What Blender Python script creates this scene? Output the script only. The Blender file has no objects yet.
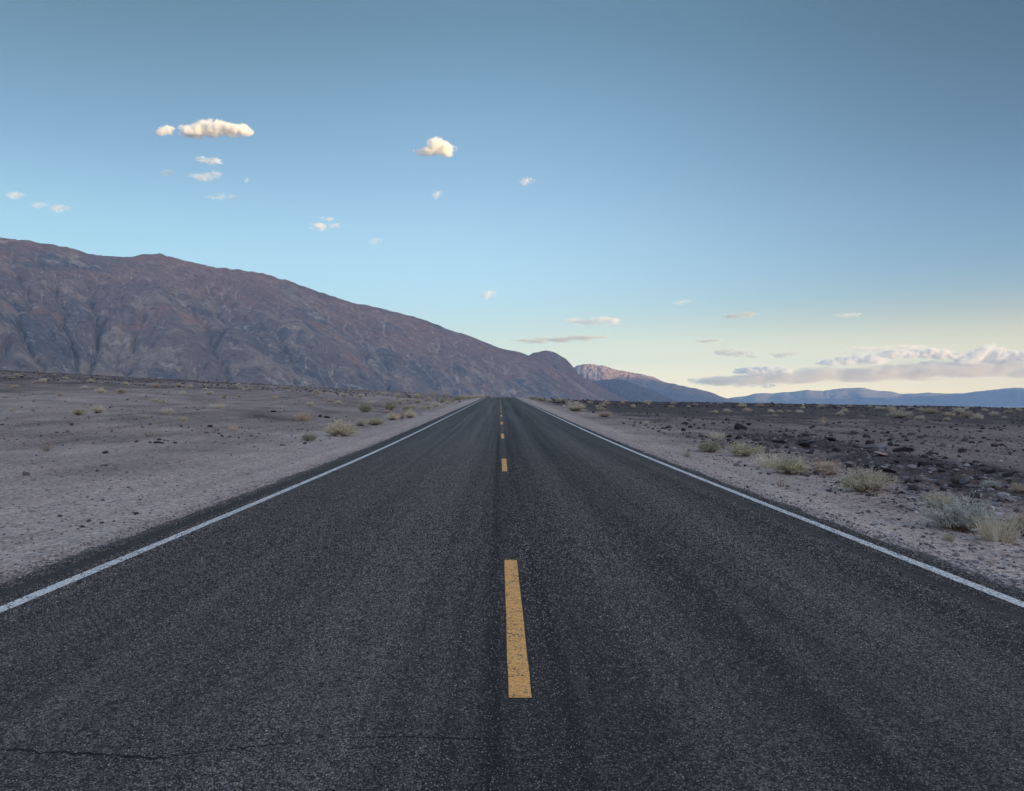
import bpy, bmesh, math, random
import numpy as np
from mathutils import Vector, Matrix

C = bpy.context.scene
col = C.collection
rad = math.radians

# ------------------------------------------------------------------ camera
CAM_H = 1.48
F = 775.0                      # focal length in pixels
VX, VY = 500.0, 400.7          # where the near road vanishes in the picture
cd = bpy.data.cameras.new('camera')
cam = bpy.data.objects.new('camera', cd)
col.objects.link(cam)
cd.sensor_width = 36.0
cd.lens = F / 1024.0 * 36.0
cd.shift_x = (512.0 - VX) / 1024.0
cd.shift_y = (VY - 395.5) / 1024.0
cd.clip_start = 0.05
cd.clip_end = 120000.0
cam.location = (0, 0, CAM_H)
cam.rotation_euler = (rad(90), 0, 0)
C.camera = cam

# ------------------------------------------------------------------ light
SUN_EL = 5.0
SUN_AZ = 118.0                 # degrees clockwise from the view direction (+Y)
w = bpy.data.worlds.new('World')
C.world = w
w.use_nodes = True
nt = w.node_tree
nt.nodes.clear()
sky = nt.nodes.new('ShaderNodeTexSky')
sky.sky_type = 'NISHITA'
sky.sun_disc = False
sky.sun_elevation = rad(SUN_EL)
sky.sun_rotation = rad(SUN_AZ)
sky.altitude = 0
sky.air_density = 1.0
sky.dust_density = 1.0
sky.ozone_density = 1.0
# the Nishita sky is graded towards the colours of this evening: four colour columns by compass
# direction (left of the road, along it, right of it, towards the sun), each by height above the horizon
def s2l(c):
    return [((v / 255.0) / 12.92 if v <= 10 else ((v / 255.0 + 0.055) / 1.055) ** 2.4) for v in c]
GAIN = {'sun': 3.2, 'behind': 1.5}
ELS = [1, 4, 7, 11, 16, 21, 27, 60]
SKY = {
    'left':  [(212, 238, 246), (198, 236, 254), (194, 240, 260), (174, 229, 254), (132, 173, 210), (108, 148, 176), (76, 108, 128), (118, 150, 182)],
    'ahead': [(368, 346, 284), (276, 290, 256), (212, 258, 273), (197, 238, 268), (160, 205, 240), (140, 183, 218), (95, 137, 164), (118, 150, 182)],
    'right': [(385, 342, 250), (262, 248, 204), (145, 184, 204), (118, 157, 196), (84, 119, 151), (69, 99, 125), (56, 84, 102), (118, 150, 182)],
    # outside the frame: the bright western sky and the rosy sky opposite
    'sun':    [(255, 190, 120), (255, 195, 135), (255, 205, 155), (255, 212, 172), (245, 212, 188), (225, 205, 195), (205, 196, 200), (118, 150, 182)],
    'behind': [(190, 165, 175), (205, 172, 178), (205, 178, 184), (195, 180, 190), (180, 178, 196), (165, 172, 200), (155, 170, 205), (118, 150, 182)],
}
EXPO = 1.2
SKY_STR = 0.15
def wmath(op, a, b=0.0):
    n = nt.nodes.new('ShaderNodeMath'); n.operation = op
    for i, v in enumerate((a, b)):
        if isinstance(v, (int, float)): n.inputs[i].default_value = v
        else: nt.links.new(v, n.inputs[i])
    return n.outputs[0]
tc = nt.nodes.new('ShaderNodeTexCoord')
sp = nt.nodes.new('ShaderNodeSeparateXYZ')
nt.links.new(tc.outputs['Generated'], sp.inputs[0])
el = wmath('DIVIDE', wmath('ARCSINE', sp.outputs[2]), math.pi / 2)     # 0 at the horizon, 1 overhead
az = wmath('MULTIPLY', wmath('ARCTAN2', sp.outputs[0], sp.outputs[1]), 180 / math.pi)
def ramp(key):
    r = nt.nodes.new('ShaderNodeValToRGB')
    r.color_ramp.interpolation = 'B_SPLINE'
    nt.links.new(el, r.inputs[0])
    e = r.color_ramp.elements
    while len(e) < len(ELS): e.new(0.5)
    for i, d in enumerate(ELS):
        e[i].position = d / 90.0
    for i, c in enumerate(SKY[key]):
        e[i].color = [v / 4 * GAIN.get(key, 1) for v in s2l(c)] + [1]
    return r.outputs[0]
def wmix(f, a, b):
    n = nt.nodes.new('ShaderNodeMix'); n.data_type = 'RGBA'
    for i, v in ((0, f), (6, a), (7, b)):
        if isinstance(v, (int, float)): n.inputs[i].default_value = v
        else: nt.links.new(v, n.inputs[i])
    return n.outputs[2]
def wstep(x, a, b):
    n = nt.nodes.new('ShaderNodeMapRange'); n.interpolation_type = 'SMOOTHSTEP'
    nt.links.new(x, n.inputs[0]); n.inputs[1].default_value = a; n.inputs[2].default_value = b
    return n.outputs[0]
g = wmix(wstep(az, -42, 18), ramp('left'), ramp('ahead'))
g = wmix(wstep(az, -8, 44), g, ramp('right'))
g = wmix(wstep(az, 45, 105), g, ramp('sun'))
g = wmix(wstep(az, 130, 172), g, ramp('behind'))
g = wmix(wstep(wmath('MULTIPLY', az, -1.0), 40, 90), g, ramp('behind'))
vm = nt.nodes.new('ShaderNodeVectorMath'); vm.operation = 'SCALE'
nt.links.new(g, vm.inputs[0]); vm.inputs['Scale'].default_value = 4.0 / SKY_STR / 2 ** EXPO
graded = wmix(0.85, sky.outputs[0], vm.outputs[0])
bg = nt.nodes.new('ShaderNodeBackground')
bg.inputs['Strength'].default_value = SKY_STR
wo = nt.nodes.new('ShaderNodeOutputWorld')
nt.links.new(graded, bg.inputs['Color'])
nt.links.new(bg.outputs[0], wo.inputs['Surface'])

sl = bpy.data.lights.new('sun', 'SUN')
sun = bpy.data.objects.new('sun', sl)
col.objects.link(sun)
sl.energy = 4.8
sl.angle = rad(0.5)
sl.color = (1.0, 0.73, 0.33)
sd = Vector((math.sin(rad(SUN_AZ)) * math.cos(rad(SUN_EL)),
             math.cos(rad(SUN_AZ)) * math.cos(rad(SUN_EL)), math.sin(rad(SUN_EL))))
sun.rotation_euler = sd.to_track_quat('Z', 'Y').to_euler()

C.view_settings.view_transform = 'Standard'
C.view_settings.look = 'None'
C.view_settings.gamma = 1.0
C.view_settings.exposure = EXPO
cy = C.cycles
cy.max_bounces = 10
cy.diffuse_bounces = 2
cy.glossy_bounces = 2
cy.transmission_bounces = 2
cy.volume_bounces = 8
cy.transparent_max_bounces = 8
cy.use_denoising = True
cy.use_adaptive_sampling = False

# ------------------------------------------------------------------ noise
def _hash(ix, iy, seed):
    h = (ix.astype(np.int64) * 374761393 + iy.astype(np.int64) * 668265263 + seed * 974634777) & 0xffffffff
    h = ((h ^ (h >> 13)) * 1274126177) & 0xffffffff
    h = (h ^ (h >> 16)) & 0xffffffff
    return h

def noise2(x, y, seed=0):
    x = np.asarray(x, float); y = np.asarray(y, float)
    ix = np.floor(x); iy = np.floor(y)
    fx = x - ix; fy = y - iy
    u = fx * fx * fx * (fx * (fx * 6 - 15) + 10)
    v = fy * fy * fy * (fy * (fy * 6 - 15) + 10)
    def g(ax, ay, dx, dy):
        a = _hash(ax, ay, seed) / 4294967295.0 * 2 * np.pi
        return np.cos(a) * dx + np.sin(a) * dy
    n00 = g(ix, iy, fx, fy); n10 = g(ix + 1, iy, fx - 1, fy)
    n01 = g(ix, iy + 1, fx, fy - 1); n11 = g(ix + 1, iy + 1, fx - 1, fy - 1)
    return ((n00 * (1 - u) + n10 * u) * (1 - v) + (n01 * (1 - u) + n11 * u) * v) * 1.5

def fbm(x, y, octv=5, seed=0, gain=0.5):
    s = 0; a = 1.0; t = 0
    for k in range(octv):
        s = s + a * noise2(x * 2.03 ** k, y * 2.03 ** k, seed + k * 17)
        t += a; a *= gain
    return s / t

def ridged(x, y, octv=5, seed=0, gain=0.5):
    s = 0; a = 1.0; t = 0; pw = 1.0
    for k in range(octv):
        n = 1 - np.abs(noise2(x * 2.07 ** k, y * 2.07 ** k, seed + k * 13))
        n = n * n
        s = s + a * n * pw
        pw = np.clip(n * 1.3, 0, 1)
        t += a; a *= gain
    return s / t

def sstep(a, b, x):
    t = np.clip((x - a) / (b - a), 0, 1)
    return t * t * (3 - 2 * t)

# ------------------------------------------------------------------ terrain
YC = 207.0
EDGE_PX = [-400, 0, 120, 300, 400, 450, 503, 530, 650, 760, 900, 1024, 1400]
EDGE_PY = [362, 370, 376.5, 386, 391.5, 394.5, 397.3, 399, 401.8, 403.2, 405.6, 407.8, 413]
FLOOR = -95.0

def road_z(y):
    s = 5.0
    return 0.0130 * s * np.logaddexp(0, (np.asarray(y, float) - 22.0) / s)

RZC = float(road_z(YC))

def base_z(x, y):
    x = np.asarray(x, float); y = np.asarray(y, float)
    d = np.maximum(np.maximum(y, np.abs(x) / 0.8), 12.0)
    u = x / d
    py = np.interp(VX + F * u, EDGE_PX, EDGE_PY)
    a = (VY - py) / F
    zc = CAM_H + a * YC
    near = zc * road_z(d) / RZC
    e = np.maximum(d - YC, 0)
    drop = np.where(e < 60, 0.0004 * e * e, 0.0004 * 3600 + 0.048 * (e - 60))
    far = np.maximum(CAM_H + a * d - drop, FLOOR)
    return np.where(d < YC, near, far)

def cross_z(x, y):
    """the slope of the fan, cut level across the width of the road"""
    x = np.asarray(x, float)
    t = sstep(4.5, 22.0, np.abs(x)) * (1 - 0.0)
    z0 = base_z(x * 0, y)
    return np.where(np.abs(x) > 22, base_z(x, y), z0 + (base_z(x, y) - z0) * t)

def ground_z(x, y):
    x = np.asarray(x, float); y = np.asarray(y, float)
    z = cross_z(x, y)
    ax = np.abs(x)
    r = np.hypot(x, y)
    off = sstep(4.2, 7.5, ax)
    wide = sstep(6.0, 16.0, ax)
    n = 0.05 * fbm(x * 0.9, y * 0.9, 4, 3) * off
    n = n + 0.35 * fbm(x * 0.07, y * 0.07, 4, 9) * wide * sstep(8, 60, r)
    n = n + 0.022 * fbm(x * 5, y * 5, 3, 21) * sstep(4.1, 4.8, ax)
    # rubble bank right of the road
    bank = np.exp(-((x - (9.0 + 0.10 * (y - 14))) / 2.2) ** 2) * sstep(9, 14, y) * (1 - sstep(30, 45, y))
    n = n + bank * (0.16 * np.abs(fbm(x * 0.8, y * 0.8, 4, 31)) * 2 - 0.02) * (x > 0)
    # shoulder falls away a little from the asphalt
    z = z - 0.05 - 0.0 * ax + 0.03 * sstep(3.9, 4.15, ax) - 0.10 * sstep(4.3, 6.5, ax) * (1 - sstep(60, 140, r))
    far = 1 - sstep(900, 1500, r)
    return z + n * far

def px_dir(px, py):
    return (px - VX) / F, -(py - VY) / F

def px_ground(px, py):
    u, s = px_dir(px, py)
    d = np.concatenate([np.linspace(3, 60, 1200), np.linspace(60.2, YC + 15, 900)])
    zz = ground_z(u * d, d)
    los = CAM_H + s * d
    k = np.argmax(zz >= los) if np.any(zz >= los) else int(np.argmin(los - zz))
    return float(u * d[k]), float(d[k]), float(zz[k])

# ------------------------------------------------------------------ helpers
def tag(o, label=None, cat=None, group=None, kind=None):
    if label: o['label'] = label
    if cat: o['category'] = cat
    if group: o['group'] = group
    if kind: o['kind'] = kind
    return o

def mesh_np(name, v, faces, smooth=True):
    """v (n,3), faces (m,k) all of one size"""
    v = np.asarray(v, np.float32); faces = np.asarray(faces, np.int32)
    me = bpy.data.meshes.new(name)
    k = faces.shape[1]
    me.vertices.add(len(v)); me.vertices.foreach_set('co', v.ravel())
    me.loops.add(faces.size); me.loops.foreach_set('vertex_index', faces.ravel())
    me.polygons.add(len(faces))
    me.polygons.foreach_set('loop_start', np.arange(0, faces.size, k, dtype=np.int32))
    me.polygons.foreach_set('use_smooth', np.full(len(faces), smooth, bool))
    me.update(calc_edges=True)
    me.validate()
    return me

def obj(name, me, mat=None, parent=None):
    o = bpy.data.objects.new(name, me)
    col.objects.link(o)
    if mat and not me.materials: me.materials.append(mat)
    if parent: o.parent = parent
    return o

def grid_faces(nr, nc, wrap=False):
    r = np.arange(nr - 1)[:, None]
    c = np.arange(nc if wrap else nc - 1)[None, :]
    c2 = (c + 1) % nc
    a = r * nc + c; b = r * nc + c2
    return np.stack([a, b, b + nc, a + nc], -1).reshape(-1, 4)

class NT:
    """small node-tree writer"""
    def __init__(self, name):
        self.m = bpy.data.materials.new(name)
        self.m.use_nodes = True
        self.t = self.m.node_tree
        self.t.nodes.clear()
        self.out = self.t.nodes.new('ShaderNodeOutputMaterial')
    def n(self, kind, **kw):
        nd = self.t.nodes.new('ShaderNode' + kind)
        for k, v in kw.items():
            if k.startswith('i_'):
                nd.inputs[k[2:].replace('_', ' ')].default_value = v
            else:
                setattr(nd, k, v)
        return nd
    def l(self, a, b): self.t.links.new(a, b)
    def val(self, x, sock):
        if isinstance(x, (int, float)): sock.default_value = x
        elif isinstance(x, (tuple, list)): sock.default_value = tuple(x) + ((1,) if len(x) == 3 and len(sock.default_value) == 4 else ())
        else: self.l(x, sock)
    def math(self, op, a, b=0.0, clamp=False):
        nd = self.n('Math', operation=op, use_clamp=clamp)
        self.val(a, nd.inputs[0]); self.val(b, nd.inputs[1])
        return nd.outputs[0]
    def mix(self, f, a, b, blend='MIX'):
        nd = self.n('Mix', data_type='RGBA', blend_type=blend)
        self.val(f, nd.inputs[0]); self.val(a, nd.inputs[6]); self.val(b, nd.inputs[7])
        return nd.outputs[2]
    def noise(self, vec, scale, detail=4, rough=0.5, dist=0.0):
        nd = self.n('TexNoise')
        nd.inputs['Scale'].default_value = scale; nd.inputs['Detail'].default_value = detail
        nd.inputs['Roughness'].default_value = rough; nd.inputs['Distortion'].default_value = dist
        self.l(vec, nd.inputs['Vector'])
        return nd.outputs[0]
    def voro(self, vec, scale, feature='F1', rnd=1.0):
        nd = self.n('TexVoronoi', feature=feature)
        nd.inputs['Scale'].default_value = scale
        nd.inputs['Randomness'].default_value = rnd
        self.l(vec, nd.inputs['Vector'])
        return nd
    def remap(self, x, a, b, c=0.0, d=1.0, smooth=True):
        nd = self.n('MapRange', interpolation_type='SMOOTHSTEP' if smooth else 'LINEAR')
        self.val(x, nd.inputs[0])
        for i, v in enumerate((a, b, c, d)): nd.inputs[i + 1].default_value = v
        return nd.outputs[0]
    def pos(self):
        return self.n('NewGeometry').outputs['Position']
    def scaled(self, vec, s):
        nd = self.n('Mapping'); nd.inputs['Scale'].default_value = s
        self.l(vec, nd.inputs['Vector'])
        return nd.outputs[0]
    def bsdf(self, colr, rough=0.9, spec=0.3, bump=None, bstr=0.5, bdist=0.01):
        b = self.n('BsdfPrincipled')
        self.val(colr, b.inputs['Base Color']); self.val(rough, b.inputs['Roughness'])
        b.inputs['Specular IOR Level'].default_value = spec
        if bump is not None:
            bp = self.n('Bump'); bp.inputs['Strength'].default_value = bstr
            bp.inputs['Distance'].default_value = bdist
            self.l(bump, bp.inputs['Height']); self.l(bp.outputs[0], b.inputs['Normal'])
        self.l(b.outputs[0], self.out.inputs['Surface'])
        return b

# ------------------------------------------------------------------ materials
def mat_ground():
    t = NT('desert_gravel'); P = t.pos()
    at = t.n('Attribute', attribute_name='dark'); dk = at.outputs['Fac']
    at2 = t.n('Attribute', attribute_name='floor_mask'); fl = at2.outputs['Fac']
    v1 = t.voro(P, 26); v2 = t.voro(P, 7.5); v3 = t.voro(P, 70)
    r1 = t.n('SeparateColor'); t.l(v1.outputs['Color'], r1.inputs[0])
    r2 = t.n('SeparateColor'); t.l(v2.outputs['Color'], r2.inputs[0])
    r3 = t.n('SeparateColor'); t.l(v3.outputs['Color'], r3.inputs[0])
    pale = t.mix(t.noise(P, 0.35, 5, 0.6), (0.37, 0.289, 0.250), (0.55, 0.433, 0.377))
    dark = t.mix(t.noise(P, 0.6, 5, 0.65), (0.076, 0.055, 0.048), (0.19, 0.143, 0.123))
    rust = t.noise(P, 0.045, 4, 0.6)
    dark = t.mix(t.remap(rust, 0.5, 0.7), dark, (0.15, 0.105, 0.092))
    c = t.mix(dk, pale, dark)
    c = t.mix(t.math('MULTIPLY', t.remap(dk, 0.8, 1.0), t.noise(P, 0.25, 5, 0.7)), c, (0.040, 0.032, 0.036))
    # stones: each cell its own tone
    f = t.math('ADD', t.math('MULTIPLY', r1.outputs[0], 0.75), t.math('MULTIPLY', r3.outputs[1], 0.45))
    f = t.math('ADD', f, 0.42)
    c = t.mix(1.0, c, t_rgb(t, f), 'MULTIPLY')
    big = t.remap(r2.outputs[1], 0.80, 0.86)
    core = t.remap(v2.outputs['Distance'], 0.35, 0.5, 1, 0)
    bigm = t.math('MULTIPLY', t.math('MULTIPLY', big, core), t.math('ADD', t.math('MULTIPLY', dk, 0.75), 0.2))
    c = t.mix(bigm, c, (0.045, 0.038, 0.042))
    lt = t.remap(r2.outputs[2], 0.88, 0.93)
    c = t.mix(t.math('MULTIPLY', t.math('MULTIPLY', lt, core), 0.6), c, (0.42, 0.39, 0.39))
    c = t.mix(t.math('MULTIPLY', t.remap(t.noise(P, 3.0, 4, 0.6), 0.56, 0.70), 0.5), c, (0.09, 0.078, 0.082))
    c = t.mix(fl, c, (0.62, 0.60, 0.57))
    trk = t.noise(t.scaled(P, (1.3, 0.022, 1)), 1.0, 4, 0.6)
    c = t.mix(1.0, c, t_rgb(t, t.math('ADD', t.math('MULTIPLY', trk, 0.7), 0.65)), 'MULTIPLY')
    h = t.math('ADD', t.math('MULTIPLY', v1.outputs['Distance'], -0.6), t.math('MULTIPLY', v2.outputs['Distance'], -0.9))
    h = t.math('ADD', h, t.math('MULTIPLY', t.noise(P, 60, 3, 0.6), 0.5))
    t.bsdf(c, 0.95, 0.15, h, 0.8, 0.035)
    return t.m

def t_rgb(t, f):
    cc = t.n('CombineColor')
    for i in range(3): t.l(f, cc.inputs[i])
    return cc.outputs[0]

def mat_road():
    t = NT('asphalt'); P = t.pos()
    sx = t.n('SeparateXYZ'); t.l(P, sx.inputs[0]); x = sx.outputs[0]
    v1 = t.voro(P, 120); v2 = t.voro(P, 60)
    r1 = t.n('SeparateColor'); t.l(v1.outputs['Color'], r1.inputs[0])
    r2 = t.n('SeparateColor'); t.l(v2.outputs['Color'], r2.inputs[0])
    g = t.math('POWER', r1.outputs[0], 2.6)
    g = t.math('ADD', t.math('MULTIPLY', g, 0.95), t.math('MULTIPLY', r2.outputs[1], 0.30))
    chip = t.mix(g, (0.006, 0.006, 0.007), (0.265, 0.222, 0.190))
    bright = t.math('MULTIPLY', t.remap(r2.outputs[2], 0.955, 0.975), t.remap(v2.outputs['Distance'], 0.25, 0.45, 1, 0))
    chip = t.mix(t.math('MULTIPLY', bright, 0.9), chip, (0.44, 0.40, 0.38))
    v4 = t.voro(P, 44); r4 = t.n('SeparateColor'); t.l(v4.outputs['Color'], r4.inputs[0])
    chip = t.mix(t.math('MULTIPLY', t.remap(r4.outputs[0], 0.62, 0.98), 0.25), chip, (0.21, 0.185, 0.172))
    chip = t.mix(t.math('MULTIPLY', t.remap(r4.outputs[1], 0.55, 0.9), 0.35), chip, (0.008, 0.008, 0.008))
    gap = t.remap(v1.outputs['Distance'], 0.45, 0.75)
    chip = t.mix(t.math('MULTIPLY', gap, 0.75), chip, (0.010, 0.010, 0.012))
    # wear along the direction of travel
    st = t.noise(t.scaled(P, (3.4, 0.018, 1)), 1.0, 5, 0.7)
    st2 = t.noise(t.scaled(P, (0.75, 0.012, 1)), 1.0, 3, 0.5)
    blot = t.noise(P, 0.9, 5, 0.65)
    fine = t.noise(P, 9.0, 4, 0.7)
    f = t.math('ADD', t.math('MULTIPLY', st, 2.5), t.math('MULTIPLY', st2, 1.25))
    f = t.math('ADD', f, t.math('MULTIPLY', blot, 0.6))
    f = t.math('ADD', f, t.math('MULTIPLY', fine, 0.45))
    f = t.math('MAXIMUM', t.math('SUBTRACT', f, 1.60), 0.14)
    def band(c0, wd, amt):
        d = t.math('ABSOLUTE', t.math('SUBTRACT', x, c0))
        return t.math('MULTIPLY', t.remap(d, 0, wd, 1, 0), amt * 2.0)
    wob = t.math('MULTIPLY', t.math('SUBTRACT', t.noise(t.scaled(P, (0.2, 0.12, 1)), 1.0, 3), 0.5), 0.25)
    x = t.math('ADD', x, wob)
    for c0, wd, a in ((-2.15, 0.10, 0.12), (-2.85, 0.55, 0.06), (-1.0, 0.6, 0.22), (-1.9, 0.6, 0.12), (0.48, 0.22, -0.16), (0.95, 0.35, 0.10),
                      (1.55, 0.5, -0.15), (2.6, 0.7, 0.10), (-3.25, 0.25, -0.10), (-0.06, 0.09, -0.26), (0.27, 0.16, -0.18),
                      (-0.22, 0.12, -0.12), (3.55, 0.3, -0.12), (-3.9, 0.3, -0.16), (3.95, 0.2, -0.2)):
        f = t.math('ADD', f, band(c0, wd, a))
    c = t.mix(1.0, chip, t_rgb(t, f), 'MULTIPLY')
    # dust blown in from the verge
    ax = t.math('ABSOLUTE', sx.outputs[0])
    dust = t.math('MULTIPLY', t.remap(ax, 3.86, 4.1), t.remap(t.noise(P, 5, 5, 0.7), 0.42, 0.66))
    c = t.mix(t.math('MULTIPLY', dust, 0.75), c, (0.20, 0.18, 0.18))
    h = t.math('ADD', t.math('MULTIPLY', v1.outputs['Distance'], -1.0), t.math('MULTIPLY', r1.outputs[2], 0.35))
    t.bsdf(c, 0.80, 0.35, h, 0.9, 0.006)
    return t.m

def mat_paint(name, c0, c1, wear):
    t = NT(name); P = t.pos()
    v = t.voro(P, 85)
    r = t.n('SeparateColor'); t.l(v.outputs['Color'], r.inputs[0])
    nz = t.noise(P, 9, 5, 0.7)
    c = t.mix(t.noise(P, 3.5, 4, 0.6), c0, c1)
    f = t.math('ADD', t.math('MULTIPLY', r.outputs[0], 0.45), 0.72)
    c = t.mix(1.0, c, t_rgb(t, f), 'MULTIPLY')
    k = t.math('ADD', nz, t.math('MULTIPLY', t.math('SUBTRACT', r.outputs[1], 0.5), 0.55))
    c = t.mix(t.remap(k, wear, wear + 0.07), c, (0.05, 0.048, 0.045))
    t.bsdf(c, 0.7, 0.3, v.outputs['Distance'], 0.5, 0.004)
    return t.m

def mat_rockface(name, cols, sc, streak=(1, 1, 0.45)):
    """weathered mountain rock, cols = grey-blue, brown, tan, red, pale"""
    t = NT(name); P = t.pos()
    Q = t.scaled(P, streak)
    a = t.noise(Q, sc, 7, 0.62, 0.6)
    b = t.noise(Q, sc * 2.3, 7, 0.65, 0.8)
    d = t.noise(P, sc * 9, 6, 0.7)
    e = t.noise(Q, sc * 1.3, 5, 0.6, 1.0)
    c = t.mix(t.remap(a, 0.43, 0.56), cols[0], cols[1])
    c = t.mix(t.math('MULTIPLY', t.remap(b, 0.50, 0.60), 0.85), c, cols[2])
    sx = t.n('SeparateXYZ'); t.l(P, sx.inputs[0])
    c = t.mix(t.math('MULTIPLY', t.remap(e, 0.55, 0.68), 0.85), c, cols[3])
    c = t.mix(t.math('MULTIPLY', t.remap(t.noise(P, sc * 4.5, 7, 0.74), 0.565, 0.63), 0.6), c, cols[4])
    c = t.mix(t.math('MULTIPLY', t.remap(t.noise(P, sc * 6.5, 6, 0.7), 0.55, 0.68), 0.6), c, tuple(v * 0.45 for v in cols[0]))
    ht = t.n('Attribute', attribute_name='height').outputs['Fac']
    fw = t.n('Attribute', attribute_name='flow').outputs['Fac']
    red = t.math('MULTIPLY', t.remap(ht, 0.48, 0.92), t.remap(t.noise(P, sc * 1.1, 5, 0.6), 0.36, 0.52))  # redder towards the crest; on the far peak this is painted sunlight
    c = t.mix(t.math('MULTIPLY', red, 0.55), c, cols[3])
    deb = t.math('MULTIPLY', t.remap(fw, 0.30, 0.75), t.remap(t.noise(P, sc * 3.0, 5, 0.6), 0.35, 0.6))
    c = t.mix(t.math('MULTIPLY', deb, 0.6), c, cols[4])
    fine = t.noise(P, sc * 26, 6, 0.75)
    crag = t.math('ADD', t.math('MULTIPLY', d, 1.0), t.math('MULTIPLY', fine, 1.25))
    c = t.mix(1.0, c, t_rgb(t, crag), 'MULTIPLY')
    c = t.mix(t.math('MULTIPLY', t.remap(t.noise(P, sc * 12, 6, 0.75), 0.57, 0.66), 0.6), c, tuple(v * 0.4 for v in cols[0]))
    h = t.math('ADD', t.math('MULTIPLY', t.noise(P, sc * 5, 9, 0.72), 2.6), t.math('MULTIPLY', d, 1.4))
    t.bsdf(c, 0.95, 0.1, h, 1.0, 0.075 / sc)
    return t.m

def mat_simple_rock(name, ca, cb):
    t = NT(name)
    P = t.n('TexCoord').outputs['Object']
    P2 = t.pos()
    oi = t.n('ObjectInfo')
    c = t.mix(t.noise(P2, 6, 6, 0.7), ca, cb)
    c = t.mix(1.0, c, t_rgb(t, t.math('ADD', t.math('MULTIPLY', oi.outputs['Random'], 0.6), 0.65)), 'MULTIPLY')
    t.bsdf(c, 0.9, 0.2, t.noise(P2, 22, 6, 0.7), 0.8, 0.03)
    return t.m

def mat_plant(name, ca, cb, tip=None):
    t = NT(name)
    at = t.n('Attribute', attribute_name='tone')
    oi = t.n('ObjectInfo')
    c = t.mix(at.outputs['Fac'], ca, cb)
    c = t.mix(1.0, c, t_rgb(t, t.math('ADD', t.math('MULTIPLY', oi.outputs['Random'], 0.35), 0.82)), 'MULTIPLY')
    b = t.bsdf(c, 0.85, 0.15)
    return t.m

def mat_cloud(name, dens, scale, amp, blobs, stretch=(1, 1, 1), soft=0.35, cut=0.12, base=None, tint=0.98):
    """vapour that thins out towards the edge of every billow; blobs: (centre, radii) in object space"""
    t = NT(name)
    P = t.n('TexCoord').outputs['Object']
    f = None
    for c, r in blobs:
        m = t.n('Mapping', vector_type='TEXTURE')
        m.inputs['Location'].default_value = c; m.inputs['Scale'].default_value = r
        t.l(P, m.inputs['Vector'])
        d = t.n('VectorMath', operation='DOT_PRODUCT')
        t.l(m.outputs[0], d.inputs[0]); t.l(m.outputs[0], d.inputs[1])
        o = t.math('SUBTRACT', 1.0, d.outputs['Value'])
        if f is None: f = o
        else:
            x = t.n('Math', operation='SMOOTH_MAX'); t.l(f, x.inputs[0]); t.l(o, x.inputs[1]); x.inputs[2].default_value = 0.6
            f = x.outputs[0]
    n = t.noise(t.scaled(P, stretch), scale, 6, 0.62, 0.4)
    f = t.math('ADD', f, t.math('MULTIPLY', t.math('SUBTRACT', n, 0.5), amp))
    if base is not None:                      # flat underside
        sz = t.n('SeparateXYZ'); t.l(P, sz.inputs[0])
        f = t.math('SUBTRACT', f, t.math('MAXIMUM', t.math('MULTIPLY', t.math('SUBTRACT', base[0], sz.outputs[2]), 1.0 / base[1]), 0.0))
    d = t.math('MULTIPLY', t.remap(f, cut, cut + soft), dens)
    v = t.n('VolumePrincipled')
    v.inputs['Color'].default_value = (min(tint * (1.0 if tint > 0.95 else 1.05), 1), tint, tint * (1.0 if tint > 0.95 else 0.93), 1)  # a lower tint puts the shade of the grey clouds into their colour
    v.inputs['Anisotropy'].default_value = 0.1
    t.l(d, v.inputs['Density'])
    t.l(v.outputs[0], t.out.inputs['Volume'])
    return t.m

# ------------------------------------------------------------------ ground
def build_ground():
    fr = np.radians(np.arange(-43, 43.001, 0.12))
    rest = np.radians(np.arange(46, 316.9, 3.0))
    th = np.concatenate([fr, rest])
    r = np.concatenate([np.exp(np.arange(np.log(0.8), np.log(265), 0.0135)), np.exp(np.arange(np.log(268), np.log(24000), 0.055))])
    R, T = np.meshgrid(r, th, indexing='ij')
    X = R * np.sin(T); Y = R * np.cos(T)
    Z = ground_z(X, Y)
    nr, nc = R.shape
    v = np.stack([X, Y, Z], -1).reshape(-1, 3)
    f = grid_faces(nr, nc, True)[:, ::-1]
    me = mesh_np('ground', v, f)
    x, y = v[:, 0], v[:, 1]; ax = np.abs(x); rr = np.hypot(x, y)
    # where the ground is paved with dark stones rather than pale gravel
    n1 = fbm(x * 0.045, y * 0.03, 5, 51); n2 = fbm(x * 0.35, y * 0.2, 5, 71); n3 = fbm(x * 0.012, y * 0.012, 4, 77)
    right = 0.24 + sstep(4.2, 11.0, x + 3.0 * n2) * 0.48
    right = right + 0.75 * sstep(35, 130, rr) * sstep(5, 9, x) + 0.25 * n1 + 0.35 * n2 + 0.45 * np.exp(-((x - (9.5 + 0.10 * (y - 14))) / 1.9) ** 2) * sstep(9, 15, y) * (1 - sstep(26, 40, y))
    left = 0.10 + 0.20 * sstep(8, 45, ax) + 0.52 * sstep(22, 160, rr) + 0.6 * n1 + 0.55 * n2 + 0.3 * n3
    left = left * sstep(4.5, 8.5, ax + 1.5 * n2)
    dk = np.where(x > 0, right * sstep(4.6, 6.5, ax + 1.0 * n2), left)
    a = me.attributes.new('dark', 'FLOAT', 'POINT'); a.data.foreach_set('value', np.clip(dk, 0, 1).astype(np.float32))
    a = me.attributes.new('floor_mask', 'FLOAT', 'POINT'); a.data.foreach_set('value', sstep(5000, 8000, rr).astype(np.float32))
    o = obj('ground', me, mat_ground())
    tag(o, kind='structure')

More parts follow.
